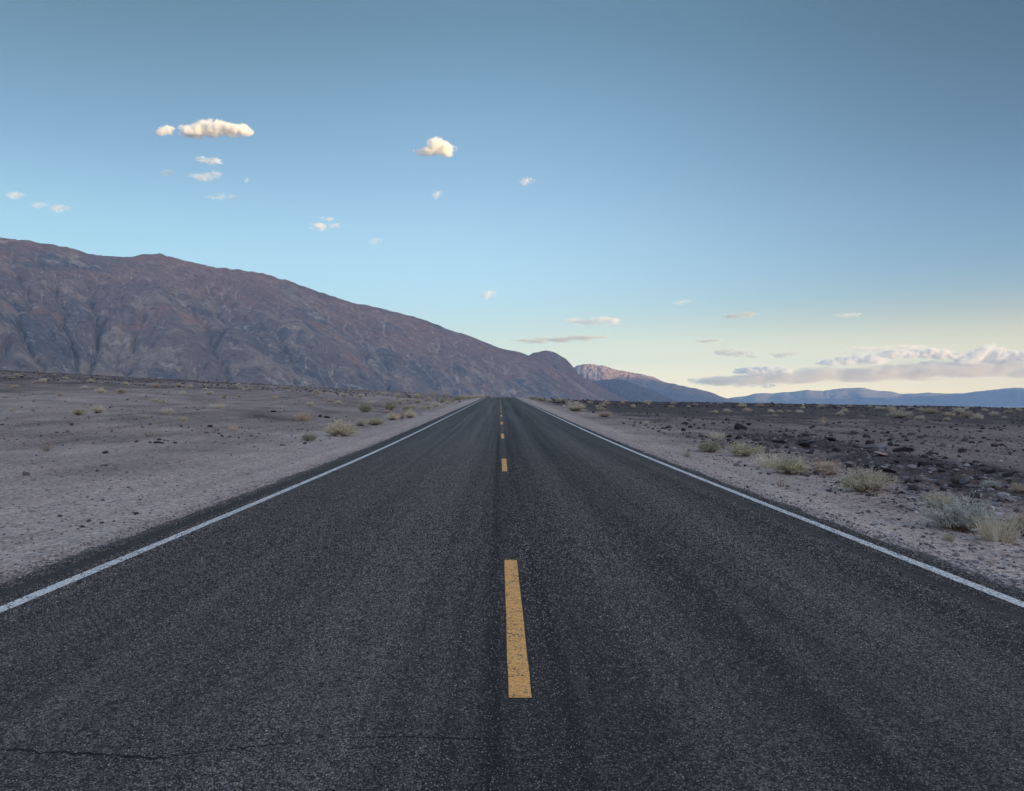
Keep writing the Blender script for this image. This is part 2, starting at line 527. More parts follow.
def road_strip(x0, x1, y0, y1, lift, rag=0.0, seed=0, nx=None, dy=0.25, name='road'):
    ys = [y0]
    while ys[-1] < y1: ys.append(ys[-1] + max(dy, 0.012 * abs(ys[-1])))
    ys[-1] = y1
    ys = np.array(ys)
    nx = nx or 2
    t = np.linspace(0, 1, nx)
    e0 = x0 + rag * fbm(ys * 0.9, ys * 0 + 0.3, 6, 5 + seed, 0.62) * 2
    e1 = x1 + rag * fbm(ys * 0.9, ys * 0 + 7.3, 6, 6 + seed, 0.62) * 2
    X = e0[:, None] * (1 - t) + e1[:, None] * t
    Y = np.repeat(ys[:, None], nx, 1)
    Z = base_z(np.zeros_like(Y) + 2.0, Y) * 0 + base_z(0.0 * Y, Y) + lift
    v = np.stack([X, Y, Z], -1).reshape(-1, 3)
    return mesh_np(name, v, grid_faces(len(ys), nx))

def build_road():
    road = obj('road', road_strip(-4.06, 4.05, -60, 700, 0.0, 0.09, 0, 9, 0.05), mat_road())
    tag(road, kind='structure')
    white = mat_paint('white_road_paint', (0.64, 0.61, 0.58), (0.80, 0.77, 0.73), 0.68)
    yellow = mat_paint('yellow_road_paint', (0.84, 0.37, 0.07), (0.82, 0.45, 0.17), 0.685)
    obj('edge_line', road_strip(-3.565, -3.455, -55, 600, 0.004, 0.006, 3, name='edge_line', dy=0.1), white, road)
    obj('edge_line', road_strip(3.715, 3.825, -55, 600, 0.004, 0.006, 9, name='edge_line', dy=0.1), white, road)
    y = 3.83
    k = 0
    while y < 205:
        obj('centre_dash', road_strip(0.042, 0.157, y, y + 3.32, 0.004, 0.004, 20 + k, dy=0.05, name='centre_dash'), yellow, road)
        y += 12.19; k += 1
    # the chippings of the surface dressing that stick up out of the binder, near enough to be seen
    rs = np.random.RandomState(4)
    N = 330000
    y = 2.7 * (27.0 / 2.7) ** rs.rand(N)
    x = -4.0 + 8.0 * rs.rand(N)
    ok = (np.abs(x) < 4.0) & (np.abs(x) < 0.72 * y + 1.6) & (rs.rand(N) > sstep(8, 26, y)) & ~((x > 0.03) & (x < 0.17) & (np.mod(y - 3.83, 12.19) < 3.34)) & (np.abs(np.abs(x + 0.13) - 3.64) > 0.07)
    x = x[ok]; y = y[ok]; n = len(x)
    sz = (0.0030 + 0.0034 * rs.rand(n)) * np.clip(y / 4.0, 0.9, 1.9)
    ang = rs.rand(n) * 6.28
    z = base_z(x * 0, y)
    cs = np.stack([ang + k * 1.5708 + 0.3 * rs.randn(n) for k in range(4)], 1)
    rr_ = sz[:, None] * (0.75 + 0.5 * rs.rand(n, 4))
    bx = x[:, None] + np.cos(cs) * rr_; by = y[:, None] + np.sin(cs) * rr_
    bz = np.repeat(z[:, None] - 0.001, 4, 1)
    top = np.stack([x + 0.3 * sz * rs.randn(n), y + 0.3 * sz * rs.randn(n), z + sz * (0.5 + 0.5 * rs.rand(n))], -1)
    v = np.concatenate([np.stack([bx, by, bz], -1), top[:, None]], 1).reshape(-1, 3)
    b0 = (np.arange(n) * 5)[:, None]
    f = np.concatenate([np.concatenate([b0 + k, b0 + (k + 1) % 4, b0 + 4], 1) for k in range(4)])
    me = mesh_np('chippings', v, f, smooth=False)
    q = rs.rand(n)
    st = 0.55 + 0.9 * (0.5 + 0.5 * fbm(x * 3.1, y * 0.05, 3, 66)) * (1 - 0.55 * np.exp(-((x + 0.06) / 0.12) ** 2)) * (1 - 0.4 * np.exp(-((x - 0.5) / 0.2) ** 2)) * (1 - 0.3 * np.exp(-((x - 1.55) / 0.4) ** 2))
    tone = np.where(q < 0.56, 0.008 + 0.025 * rs.rand(n), np.where(q < 0.94, 0.10 + 0.20 * rs.rand(n), (0.20 + 0.22 * rs.rand(n)) * np.clip(5.0 / y, 0.6, 1.0))) * st
    at = me.attributes.new('tone', 'FLOAT', 'POINT'); at.data.foreach_set('value', np.repeat(tone, 5).astype(np.float32))
    t = NT('stone_chip')
    c = t.mix(1.0, t_rgb(t, t.n('Attribute', attribute_name='tone').outputs['Fac']), (1.0, 0.88, 0.78), 'MULTIPLY')
    t.bsdf(c, 0.7, 0.35)
    o = obj('chippings', me, t.m, road)
    o['kind'] = 'stuff'
    # a crack across the left lane: a thin ragged dark strip laid on the asphalt
    t = NT('crack_dark'); t.bsdf((0.018, 0.017, 0.017), 0.9, 0.2)
    xs = np.arange(-4.0, 0.0, 0.008)
    def yy(x):
        return np.interp(x, [-4, -2.13, -1.75, -1.37, -1.15, -0.5, 0.0], [3.42, 3.27, 3.23, 3.19, 3.28, 3.40, 3.36]) + 0.06 * fbm(x * 5, x * 0, 6, 91, 0.72)
    wd = np.interp(xs, [-4, -2.2, -1.4, -1.3, -1.2, -1.0, -0.9, -0.55, -0.45, -0.05, 0.0], [0.010, 0.014, 0.012, 0.005, 0.006, 0.006, 0.003, 0.003, 0.007, 0.007, 0.002])
    wd = 0.72 * wd * np.clip(0.75 + 1.1 * fbm(xs * 9, xs * 0 + 4, 4, 93), 0.1, 1.6)
    wd = wd * (1 + 0.6 * fbm(xs * 40, xs * 0, 2, 97))
    ym = yy(xs)
    v = np.concatenate([np.stack([xs, ym - wd, base_z(xs * 0, ym) + 0.002], -1), np.stack([xs, ym + wd, base_z(xs * 0, ym) + 0.002], -1)])
    obj('crack', mesh_np('crack', v, grid_faces(2, len(xs))), t.m, road)

# ------------------------------------------------------------------ mountains
def erode(z, dx, dy, iters, k):
    """stream power erosion on a grid (row 0 is the foot of the slope); returns heights and log drainage area"""
    nr, nc = z.shape
    z = z.copy()
    N = nr * nc
    idx = np.arange(N).reshape(nr, nc)
    offs = [(-1, 0, dy), (1, 0, dy), (0, -1, dx), (0, 1, dx), (-1, -1, math.hypot(dx, dy)), (-1, 1, math.hypot(dx, dy)),
            (1, -1, math.hypot(dx, dy)), (1, 1, math.hypot(dx, dy))]
    for it in range(iters):
        best = np.zeros((nr, nc)); rec = idx.copy()
        for oy, ox, dd in offs:
            zs = np.full((nr, nc), 1e9); ys = slice(max(0, -oy), nr - max(0, oy)); xs = slice(max(0, -ox), nc - max(0, ox))
            yt = slice(max(0, oy), nr + min(0, oy)); xt = slice(max(0, ox), nc + min(0, ox))
            zs[ys, xs] = z[yt, xt]
            ri = idx.copy(); ri[ys, xs] = idx[yt, xt]
            sl_ = (z - zs) / dd
            m = sl_ > best
            best[m] = sl_[m]; rec[m] = ri[m]
        order = np.argsort(-z.ravel(), kind='stable').tolist()
        A = [1.0] * N; R = rec.ravel().tolist()
        for n in order:
            r = R[n]
            if r != n: A[r] += A[n]
        A = np.array(A).reshape(nr, nc)
        zr = z.ravel()[rec.ravel()].reshape(nr, nc)
        cut = k * np.sqrt(A) * best
        cut[0] = 0
        nz = np.maximum(z - cut, zr + 0.02 * (z - zr))
        # a little hillslope creep
        p = np.pad(nz, 1, mode='edge')
        lap = p[:-2, 1:-1] + p[2:, 1:-1] + p[1:-1, :-2] + p[1:-1, 2:] - 4 * nz
        z = nz + 0.03 * lap
        z[0] = np.minimum(z[0], nz[0])
    return z, np.log(A)

def resample(a, nr, nc):
    r = np.linspace(0, a.shape[0] - 1, nr); c = np.linspace(0, a.shape[1] - 1, nc)
    r0 = np.clip(r.astype(int), 0, a.shape[0] - 2); c0 = np.clip(c.astype(int), 0, a.shape[1] - 2)
    fr = (r - r0)[:, None]; fc = (c - c0)[None]
    g = lambda i, j: a[np.ix_(i, j)]
    return (g(r0, c0) * (1 - fc) + g(r0, c0 + 1) * fc) * (1 - fr) + (g(r0 + 1, c0) * (1 - fc) + g(r0 + 1, c0 + 1) * fc) * fr

def mountain(name, prof, dbase, dridge, mat, seed, ncol, nrow, relief=0.16, gul=1.0, jag=1.0, zb=None, label=None, pw=1.25):
    px = np.array([p[0] for p in prof], float); py = np.array([p[1] for p in prof], float)
    cx = np.linspace(px[0], px[-1], ncol)
    # soften the traced polyline
    cyv = np.interp(cx, px, py)
    cyv = cyv + jag * 0.9 * fbm(cx / 11.0, cx * 0 + seed, 5, seed + 3, 0.6)
    ker = np.hanning(max(5, ncol // 200) | 1); ker /= ker.sum()
    pad = len(ker) // 2
    cyv = np.convolve(np.pad(cyv, pad, mode='edge'), ker, 'valid')
    u = (cx - VX) / F
    db = np.interp(cx, *zip(*dbase)); dr = np.interp(cx, *zip(*dridge))
    t = np.concatenate([np.linspace(0, 1, nrow), 1 + np.linspace(0, 1, nrow // 3)[1:] * 0.8])
    T, U = np.meshgrid(t, u, indexing='ij')
    DB = np.repeat(db[None], len(t), 0); DR = np.repeat(dr[None], len(t), 0)
    D = DB + (DR - DB) * T
    X = U * D
    gz = base_z(X, D) - 4.0
    zr = CAM_H + (VY - cyv)[None] / F * DR
    z0 = gz if zb is None else np.full_like(gz, zb)
    H = np.maximum(zr - z0, 1.0)
    Tf = np.clip(T, 0, 1)
    shape = 0.30 * Tf + 0.70 * Tf ** pw
    back = np.clip(T - 1, 0, 1)
    shape = shape * (1 - 0.75 * back)
    L = (dr - db).mean()
    along = U * DR.mean()          # distance along the range
    down = D
    Z = z0 + H * shape
    # relief: broad spurs, then carved by running water
    nf = nrow
    er_r, er_c = min(nrow, 150), min(ncol, 430)
    tl = np.linspace(0, 1, er_r)
    aT, aU = np.meshgrid(tl, np.linspace(u[0], u[-1], er_c), indexing='ij')
    al = aU * dr.mean() / L
    Zc = resample(Z[:nf], er_r, er_c); Hc = resample(H[:nf], er_r, er_c)
    env = np.sin(np.pi * np.clip(aT, 0, 1) ** 0.75) ** 0.7
    sp_ = fbm(al * 2.0 * gul + 0.7 * aT, aT * 1.1, 5, seed, 0.55)
    st_ = Zc + Hc.max() * relief * sp_ * env * np.clip(Hc / Hc.max() * 1.8, 0, 1) + 0.02 * Hc * fbm(al * 22, aT * 22, 3, seed + 4)
    dxm = abs(u[-1] - u[0]) * (db.mean() + dr.mean()) / 2 / er_c
    ez, la = erode(st_, dxm, L / er_r, 26, 0.10)
    dz = (ez - Zc) * np.clip((1 - aT) * 14, 0, 1) ** 0.7
    dz = dz - 0.35 * dz.mean(0, keepdims=True) * env
    Z[:nf] += resample(dz, nf, ncol)
    flow = np.zeros_like(Z); flow[:nf] = resample(la, nf, ncol)
    Tm = T
    Z = Z + jag * 0.010 * H * fbm(along / L * 30, down / L * 30, 4, seed + 70) * np.clip(Tf * 3, 0, 1)
    # keep the face from standing above the crest line
    slope = (Z - CAM_H) / D
    lim = ((VY - cyv)[None] / F)
    over = (slope > lim * (0.985 + 0 * T)) & (T < 0.97)
    Z = np.where(over, CAM_H + (lim * 0.985) * D - 0.15 * (slope - lim * 0.985) * D, Z)
    v = np.stack([X, D, Z], -1).reshape(-1, 3)
    me = mesh_np(name, v, grid_faces(len(t), ncol))
    for an, av in (('flow', np.clip(flow / 6.0, 0, 1)), ('height', np.clip(T, 0, 1))):
        at = me.attributes.new(an, 'FLOAT', 'POINT'); at.data.foreach_set('value', av.ravel().astype(np.float32))
    o = obj(name, me, mat)
    tag(o, label, 'mountain', kind='structure')
    return o

def build_mountains():
    near_cols = ((0.25, 0.25, 0.275), (0.36, 0.30, 0.295), (0.54, 0.44, 0.375), (0.53, 0.325, 0.28), (0.76, 0.65, 0.55))
    m1 = mat_rockface('mountain_rock', near_cols, 0.0022)
    main = [(-190, 232), (-90, 236), (0, 238), (25, 240), (60, 246), (72, 248), (85, 253), (105, 256), (125, 257), (140, 255), (150, 254), (160, 253.5),
            (172, 257), (185, 260), (200, 264), (215, 267), (240, 270), (262, 273), (275, 277), (290, 281), (305, 287), (320, 292), (350, 302), (380, 308), (400, 313),
            (425, 320), (440, 326), (450, 330), (470, 336), (489, 344), (504, 349), (519, 352), (530, 356), (545, 362), (560, 371), (575, 382), (592, 393), (610, 403), (625, 409)]
    mountain('mountain', main, [(-190, 1500), (0, 1900), (300, 2700), (500, 3900), (625, 4600)], [(-190, 3100), (0, 3500), (300, 4300), (500, 5100), (625, 5300)],
             m1, 11, 760, 260, relief=0.20, label='broad brown and grey desert mountain slope left of the road')
    m2 = mat_rockface('hump_rock', ((0.22, 0.215, 0.235), (0.33, 0.26, 0.245), (0.44, 0.33, 0.28), (0.44, 0.27, 0.23), (0.54, 0.45, 0.40)), 0.003)
    hump = [(500, 372), (515, 362), (525, 357), (533, 353.5), (540, 351.3), (546, 350.5), (552, 351.5), (557, 353.5), (566, 359), (573, 366.6), (577, 372), (583, 377), (592, 382), (605, 389), (620, 397), (635, 405), (645, 409)]
    mountain('mountain', hump, [(500, 5000), (645, 5600)], [(500, 6000), (645, 6200)], m2, 31, 220, 120, relief=0.12, label='small rounded rocky hump at the end of the left mountain')
    m3 = mat_rockface('foothill_rock', ((0.20, 0.205, 0.235), (0.24, 0.225, 0.235), (0.28, 0.25, 0.245), (0.25, 0.21, 0.21), (0.32, 0.30, 0.30)), 0.0025)
    foot = [(555, 399), (570, 390), (585, 383), (598, 380.4), (608, 379.3), (618, 379), (626, 380.5), (633, 383), (641, 386), (647.5, 388.5), (655, 391.5), (662, 394.5), (672, 400), (684, 406), (694, 410)]
    mountain('mountain', foot, [(555, 6600), (694, 7000)], [(555, 7600), (694, 7700)], m3, 47, 240, 120, relief=0.14, label='dark blue low foothill behind the rocky hump')
    m4 = mat_rockface('far_peak_rock', ((0.27, 0.27, 0.295), (0.31, 0.295, 0.31), (0.36, 0.33, 0.33), (0.62, 0.36, 0.275), (0.46, 0.41, 0.40)), 0.0016)  # low sun's pink painted into the crest, blue-grey shade into the lower slopes
    m5 = mat_rockface('far_range_rock', ((0.36, 0.33, 0.33), (0.44, 0.38, 0.36), (0.52, 0.43, 0.39), (0.48, 0.37, 0.33), (0.62, 0.54, 0.50)), 0.0016)
    peak = [(530, 392), (550, 380), (565, 371), (576, 366.6), (584.5, 363.7), (591, 364), (598, 365), (604, 365.7), (611, 368), (618, 370.2), (627, 371.6), (636, 373), (645, 375), (653, 377),
            (659, 379.5), (665, 382), (674, 384), (683, 385.9), (693, 388), (703, 390.3), (711, 392.5), (718, 395), (726, 398), (734, 401), (745, 406), (760, 411)]
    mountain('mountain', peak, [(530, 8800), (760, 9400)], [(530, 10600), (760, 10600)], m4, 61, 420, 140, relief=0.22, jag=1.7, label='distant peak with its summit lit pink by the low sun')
    rng = [(690, 409), (712, 404), (731, 397.6), (747, 395.8), (756, 393.5), (763, 392.7), (769, 393.6), (776, 393), (784, 392), (792, 392), (800, 390.5), (808, 390), (818, 391), (830, 390), (840, 388.5), (849, 388), (857, 387.6), (864.5, 388),
           (870, 389.5), (877, 390.8), (885, 391), (893, 391.7), (902, 394), (915, 393.4), (928, 392.5), (940, 393.3), (953, 393.6), (963, 393), (972, 392.3), (982, 391), (991, 390), (1004, 388.6), (1016, 387.6), (1030, 388), (1090, 386), (1200, 384)]
    mountain('mountain', rng, [(690, 13600), (1200, 13000)], [(690, 15200), (1200, 14800)], m5, 83, 640, 110, relief=0.22, jag=1.2, zb=FLOOR - 3, label='long low blue mountain range across the valley on the right')
    # the range west of the valley (out of the frame) behind which the sun is setting
    ys = np.linspace(-14000, 13800, 190); t = np.linspace(-1, 1, 41)
    T, Y = np.meshgrid(t, ys, indexing='ij')
    hgt = np.interp(ys, [-14000, 3500, 5000, 6000, 8000, 9500, 11500, 12800, 13400, 13800], [2250, 2250, 1700, 1060, 960, 780, 660, 640, 560, 0])
    crest = hgt * (1 + 0.10 * fbm(ys / 1500.0, ys * 0 + 3, 5, 99))
    Z = FLOOR - 5 + crest[None] * (1 - np.abs(T)) ** 1.1 + 110 * ridged(Y / 900.0, T * 2, 4, 5) * (1 - np.abs(T)) * np.clip(crest[None] / 900, 0, 1)
    X = 9200 + 1600 * T + np.interp(ys, [-14000, 6500, 13800], [0, 0, 5200])[None]
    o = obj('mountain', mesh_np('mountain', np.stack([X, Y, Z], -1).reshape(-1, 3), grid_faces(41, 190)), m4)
    tag(o, 'high range west of the valley hiding the setting sun', 'mountain', kind='structure')

# ------------------------------------------------------------------ haze
def build_haze():
    x0, x1, y0, y1, z0, z1 = -9000, 17000, -15000, 17500, FLOOR - 12, 900
    me = bpy.data.meshes.new('haze')
    bm = bmesh.new()
    bmesh.ops.create_cube(bm, size=1.0)
    for v in bm.verts:
        v.co = ((x0 + x1) / 2 + v.co.x * (x1 - x0), (y0 + y1) / 2 + v.co.y * (y1 - y0), (z0 + z1) / 2 + v.co.z * (z1 - z0))
    bm.to_mesh(me); bm.free()
    t = NT('haze')
    v = t.n('VolumePrincipled')
    v.inputs['Color'].default_value = (0.38, 0.68, 1.0, 1)
    v.inputs['Density'].default_value = 5.5e-5
    v.inputs['Anisotropy'].default_value = 0.0
    t.l(v.outputs[0], t.out.inputs['Volume'])
    t.m.cycles.homogeneous_volume = True
    o = obj('haze', me, t.m)
    tag(o, kind='stuff')

# ------------------------------------------------------------------ clouds
def ico(sub=2):
    bm = bmesh.new(); bmesh.ops.create_icosphere(bm, subdivisions=sub, radius=1.0)
    bm.verts.ensure_lookup_table()
    v = np.array([p.co[:] for p in bm.verts]); f = np.array([[q.index for q in p.verts] for p in bm.faces]); bm.free()
    return v, f
ICO1, ICO2, ICO3 = ico(1), ico(2), ico(3)

def cloud(label, blobs, dist, od, amp=None, soft=None, nscale=0.52, stretch=(1, 1, 1), group='small clouds scattered across the blue sky', deep=0.8, cut=None, tint=0.985):
    """blobs: (px, py, half width px, half height px) in the picture, dist metres away"""
    k = dist / F
    thin = od < 5
    if amp is None: amp = 4.8 if thin else 3.7
    if soft is None: soft = 1.5 if thin else 1.0
    if cut is None: cut = 0.30 if thin else 0.22
    cx = sum(b[0] for b in blobs) / len(blobs); cyy = sum(b[1] for b in blobs) / len(blobs)
    org = Vector(((cx - VX) * k, dist, CAM_H + (VY - cyy) * k))
    rs = random.Random(int(cx * 7 + cyy * 13))
    V = []; Fa = []; n = 0; hmin = 1e9; B = []
    for (bx, by, bw, bh) in blobs:
        c = np.array([(bx - cx) * k, rs.uniform(-0.10, 0.10) * bw * k * deep, -(by - cyy) * k])
        s = np.array([bw * k, max(bw * deep, bh) * k, bh * k]) * (1.15 if thin else 1.2)
        B.append((c, s))
        v = ICO2[0] * s * 1.12 + c
        V.append(v); Fa.append(ICO2[1] + n); n += len(v); hmin = min(hmin, bh * k)
    me = mesh_np('cloud', np.concatenate(V), np.concatenate(Fa))
    o = bpy.data.objects.new('cloud', me); col.objects.link(o)
    if len(blobs) > 1:
        md = o.modifiers.new('r', 'REMESH'); md.mode = 'VOXEL'; md.voxel_size = hmin / 3.0
        dg = bpy.context.evaluated_depsgraph_get()
        nm = bpy.data.meshes.new_from_object(o.evaluated_get(dg))
        o.modifiers.clear(); o.data = nm; bpy.data.meshes.remove(me)
        nm.name = 'cloud'
    hh = max(b[3] for b in blobs) * k
    low = max(b[1] + b[3] for b in blobs)
    base = None if thin else (-(low - cyy) * k + 0.30 * hh, 0.40 * hh)
    m = mat_cloud('cloud_vapour', (od * 0.75 if thin else od) / (2 * hh), 1.0 / (hh * nscale * 2), amp, B, stretch, soft, cut, base, tint)
    m.cycles.volume_step_rate = 0.3
    o.data.materials.clear(); o.data.materials.append(m)
    o.location = org
    tag(o, label, 'cloud', group)
    return o

def build_clouds():
    rs = random.Random(5)
    cloud('large cream cumulus, longest bright cloud high on the left', [(190, 131, 11, 5.5), (199, 129.5, 12, 6.5), (208, 128.5, 13, 8), (217, 128.5, 13, 8), (226, 130, 13, 6.5), (235, 131, 12, 5.5), (243, 131, 9, 6), (248, 132, 6, 4), (196, 134, 14, 4)], 5600, 9)
    cloud('small puff just left of the large cream cumulus', [(163, 131, 6, 5), (168, 130, 6, 5), (159, 132, 4, 4)], 5600, 6)
    cloud('thin white sliver of cloud below the large cumulus', [(203, 159.5, 8, 3), (214, 161.5, 9, 3)], 6200, 3.0, stretch=(0.5, 0.5, 1.3))
    cloud('dull grey smudge of cloud left of the peach wisp', [(168, 172, 9, 4)], 6400, 1.2, stretch=(0.5, 0.5, 1.2), tint=0.80)
    cloud('peach wisp of cloud under the thin white sliver', [(197, 176, 10, 5), (208, 176.5, 10, 4.5), (215, 174, 6, 5)], 6400, 2.0, stretch=(0.6, 0.6, 1.2))
    cloud('faint white wisp lowest of the left cloud cluster', [(221, 196, 7, 4), (212, 197, 7, 2.5), (234, 198, 8, 2.5)], 7000, 1.3, stretch=(0.6, 0.6, 1.2))
    cloud('tiny speck of cloud right of the peach wisp', [(247, 180, 3.5, 3)], 6800, 1.5)
    cloud('small pale wisp at the left edge of the sky', [(14, 195, 10, 4)], 7000, 2.0, stretch=(0.6, 0.6, 1.2))
    cloud('faint streak of cloud between two pale wisps at far left', [(38, 205, 9, 3)], 7000, 1.2, stretch=(0.6, 0.6, 1.2))
    cloud('small pale wisp above the dip in the left ridge', [(58, 208, 11, 4)], 7000, 1.8, stretch=(0.6, 0.6, 1.2))
    cloud('bright broken cloud of three slivers above the mountain shoulder', [(318, 226, 9, 4.5), (328, 219, 8, 2.5), (334, 226, 7, 3)], 8000, 3.5, stretch=(0.6, 0.6, 1.2))
    cloud('faint round puff right of the three slivers', [(375, 241, 7, 4)], 8200, 1.3)
    cloud('bright round cumulus with a grey tail above the road', [(437, 147, 11, 9), (433, 144, 7, 7), (445, 151, 11, 6), (428, 151, 9, 5), (420, 152, 7, 4)], 6000, 10)
    cloud('tiny puff directly below the bright round cumulus', [(437, 194, 6, 4.5)], 7200, 2.5)
    cloud('small flat puff right of the bright round cumulus', [(526, 181, 8, 4)], 7000, 2.2, stretch=(0.7, 0.7, 1.2))
    cloud('small bright puff low above the mountain slope', [(488, 294, 7.5, 5)], 10500, 4.0)
    cloud('flat lens shaped cloud above the rocky hump', [(580, 321.5, 16, 4), (600, 320.5, 18, 4.5), (612, 321.5, 11, 3.5)], 15000, 2.6, stretch=(0.4, 0.4, 1.3))
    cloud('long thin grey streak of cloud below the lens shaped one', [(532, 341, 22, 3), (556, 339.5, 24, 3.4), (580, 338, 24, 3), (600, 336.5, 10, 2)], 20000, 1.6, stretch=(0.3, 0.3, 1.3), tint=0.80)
    cloud('faint streak of cloud in the empty middle sky', [(681, 302, 10, 3)], 15000, 0.8, stretch=(0.5, 0.5, 1.2))
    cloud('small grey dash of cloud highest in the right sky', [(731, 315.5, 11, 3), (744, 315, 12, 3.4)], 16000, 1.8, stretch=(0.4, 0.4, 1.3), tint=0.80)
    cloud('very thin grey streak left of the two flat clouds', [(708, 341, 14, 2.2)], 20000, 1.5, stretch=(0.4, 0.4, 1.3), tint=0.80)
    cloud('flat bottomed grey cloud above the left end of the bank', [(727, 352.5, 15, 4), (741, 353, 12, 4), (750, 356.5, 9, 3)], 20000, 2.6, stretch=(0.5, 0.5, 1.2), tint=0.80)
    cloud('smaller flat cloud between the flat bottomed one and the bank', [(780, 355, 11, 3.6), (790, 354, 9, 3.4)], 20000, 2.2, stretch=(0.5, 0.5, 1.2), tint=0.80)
    cloud('faint streak of cloud at the right edge of the sky', [(848, 315, 14, 2.5)], 17000, 0.7, stretch=(0.4, 0.4, 1.2))
    cloud('thin streak of cloud just above the long bank', [(868, 349, 30, 2.4), (905, 347, 26, 2.2)], 21000, 0.9, stretch=(0.3, 0.3, 1.2))
    bank = []
    # body of the bank, shade put into its grey colour, upper edge climbing right
    for i in range(26):
        s = i / 25.0
        x = 715 + s * 330
        top = 377.5 - 23 * s ** 0.8; bot = 386 - 10.5 * s
        bank.append((x, (top + bot) / 2, 20, max(2.5, (bot - top) / 2)))
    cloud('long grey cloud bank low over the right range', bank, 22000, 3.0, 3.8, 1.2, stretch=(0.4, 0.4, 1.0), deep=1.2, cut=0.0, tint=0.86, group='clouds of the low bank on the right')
    cloud('bright billowing cumulus heads rising at the right end of the bank', [(975, 357, 9, 7), (988, 352.5, 10, 8), (998, 353, 9, 7.5), (1010, 356, 11, 6), (1024, 357, 13, 6), (1040, 356, 12, 7), (965, 361, 10, 5)], 21500, 9, group='clouds of the low bank on the right')
    cloud('low cream puffs along the top of the bank', [(893, 354, 14, 4.5), (912, 353.5, 13, 5), (928, 353, 13, 5.2), (942, 354.5, 13, 5), (957, 356, 11, 5)], 21600, 7, group='clouds of the low bank on the right')
    cloud('short row of cream puffs mid way along the bank', [(831, 363, 12, 4), (846, 361, 12, 5), (858, 358.5, 8, 5.5), (872, 360, 14, 4.5)], 21600, 7, group='clouds of the low bank on the right')
    cloud('pair of cream puffs on the thin left part of the bank', [(748, 371, 13, 3.6), (764, 370, 12, 3.8), (782, 370, 11, 3)], 21600, 7, group='clouds of the low bank on the right')
    cloud('pinkish puffs at the left tip of the bank', [(694, 381, 9, 3), (706, 380, 9, 3.5), (716, 382, 7, 2.5)], 23500, 2.5, stretch=(0.6, 0.6, 1.1), group='clouds of the low bank on the right')
    cloud('pinkish puffs under the left part of the bank', [(742, 385, 11, 3), (756, 384, 9, 3.2), (768, 386, 11, 2.5)], 23500, 2.2, stretch=(0.6, 0.6, 1.1), group='clouds of the low bank on the right')

# ------------------------------------------------------------------ plants
def ribbons(segs):
    """segs: list of (points (k,3), width0, width1, tone)"""
    V = []; Fc = []; tone = []; n = 0
    rs = np.random.RandomState(1)
    for P, w0, w1, tn in segs:
        P = np.asarray(P); k = len(P)
        d = P[-1] - P[0]
        s = np.cross(d, rs.normal(size=3)); s /= (np.linalg.norm(s) + 1e-9)
        ww = np.linspace(w0, w1, k)[:, None] * 0.5
        V.append(P - s * ww); V.append(P + s * ww)
        for i in range(k - 1): Fc.append((n + i, n + i + 1, n + k + i + 1, n + k + i))
        n += 2 * k; tone += [tn] * (2 * k)
    return np.concatenate(V), np.array(Fc), np.array(tone, np.float32)

def seg_mesh(name, segs, mat):
    v, f, tn = ribbons(segs)
    me = mesh_np(name, v, f)
    a = me.attributes.new('tone', 'FLOAT', 'POINT'); a.data.foreach_set('value', tn)
    me.materials.append(mat)
    return me

def make_bush(seed, kind):
    """unit bush: about 1 wide, 0.6-0.8 high. returns (foliage segs, stem segs)"""
    rs = np.random.RandomState(seed)
    fol, stm = [], []
    if kind == 'tuft':
        n, hgt, spread = 260, 0.75, 0.42
    elif kind == 'sparse':
        n, hgt, spread = 70, 0.85, 0.5
    else:
        n, hgt, spread = 190, 0.62, 0.5
    lob = rs.uniform(0, 6.28, 3)
    for i in range(n):
        a = rs.uniform(0, 2 * np.pi)
        q = np.sqrt(rs.uniform(0, 1))
        b0 = np.array([np.cos(a), np.sin(a), 0]) * q * (0.16 if kind != 'tuft' else 0.22)
        el = np.pi / 2 - q * rs.uniform(0.55, 1.15) * (1.25 if kind == 'bush' else 0.85)
        ln = rs.uniform(0.6, 1.05) * (1 + 0.18 * np.cos(2 * a + lob[0]) + 0.12 * np.cos(3 * a + lob[1]))
        dr = np.array([np.cos(a) * np.cos(el) * spread, np.sin(a) * np.cos(el) * spread, max(np.sin(el), 0.12) * hgt]) * ln
        mid = b0 + dr * 0.5 + rs.normal(0, 0.03, 3) + np.array([0, 0, 0.04])
        tip = b0 + dr + rs.normal(0, 0.03, 3)
        if kind != 'tuft': tip[2] -= 0.04 * q
        tip[2] = max(tip[2], 0.02)
        tone = rs.uniform(0, 1)
        tgt = stm if kind != 'tuft' else fol
        tgt.append(([b0, mid, tip], 0.009, 0.003, tone))
        m = 13 if kind == 'bush' else (4 if kind == 'sparse' else 2)
        for j in range(m):
            t = rs.uniform(0.35, 1.0)
            p = (1 - t) ** 2 * b0 + 2 * t * (1 - t) * mid + t * t * tip
            dd = dr / (np.linalg.norm(dr) + 1e-6) + rs.normal(0, 0.75, 3)
            dd[2] = abs(dd[2]) * 0.8 + 0.1
            dd /= np.linalg.norm(dd)
            l2 = rs.uniform(0.04, 0.12)
            p1 = p + dd * l2 * 0.5; p2 = p + dd * l2 + rs.normal(0, 0.012, 3)
            tw = rs.uniform(0, 1) * 0.6 + 0.4 * t
            fol.append(([p, p1, p2], 0.006, 0.004, tw))
            if kind == 'bush':
                for _ in range(2):
                    s = rs.uniform(0.3, 1)
                    pl = p + dd * l2 * s
                    dl = dd + rs.normal(0, 0.9, 3); dl /= np.linalg.norm(dl)
                    fol.append(([pl, pl + dl * rs.uniform(0.02, 0.04)], 0.011, 0.004, min(1, tw + 0.1)))
    return fol, stm

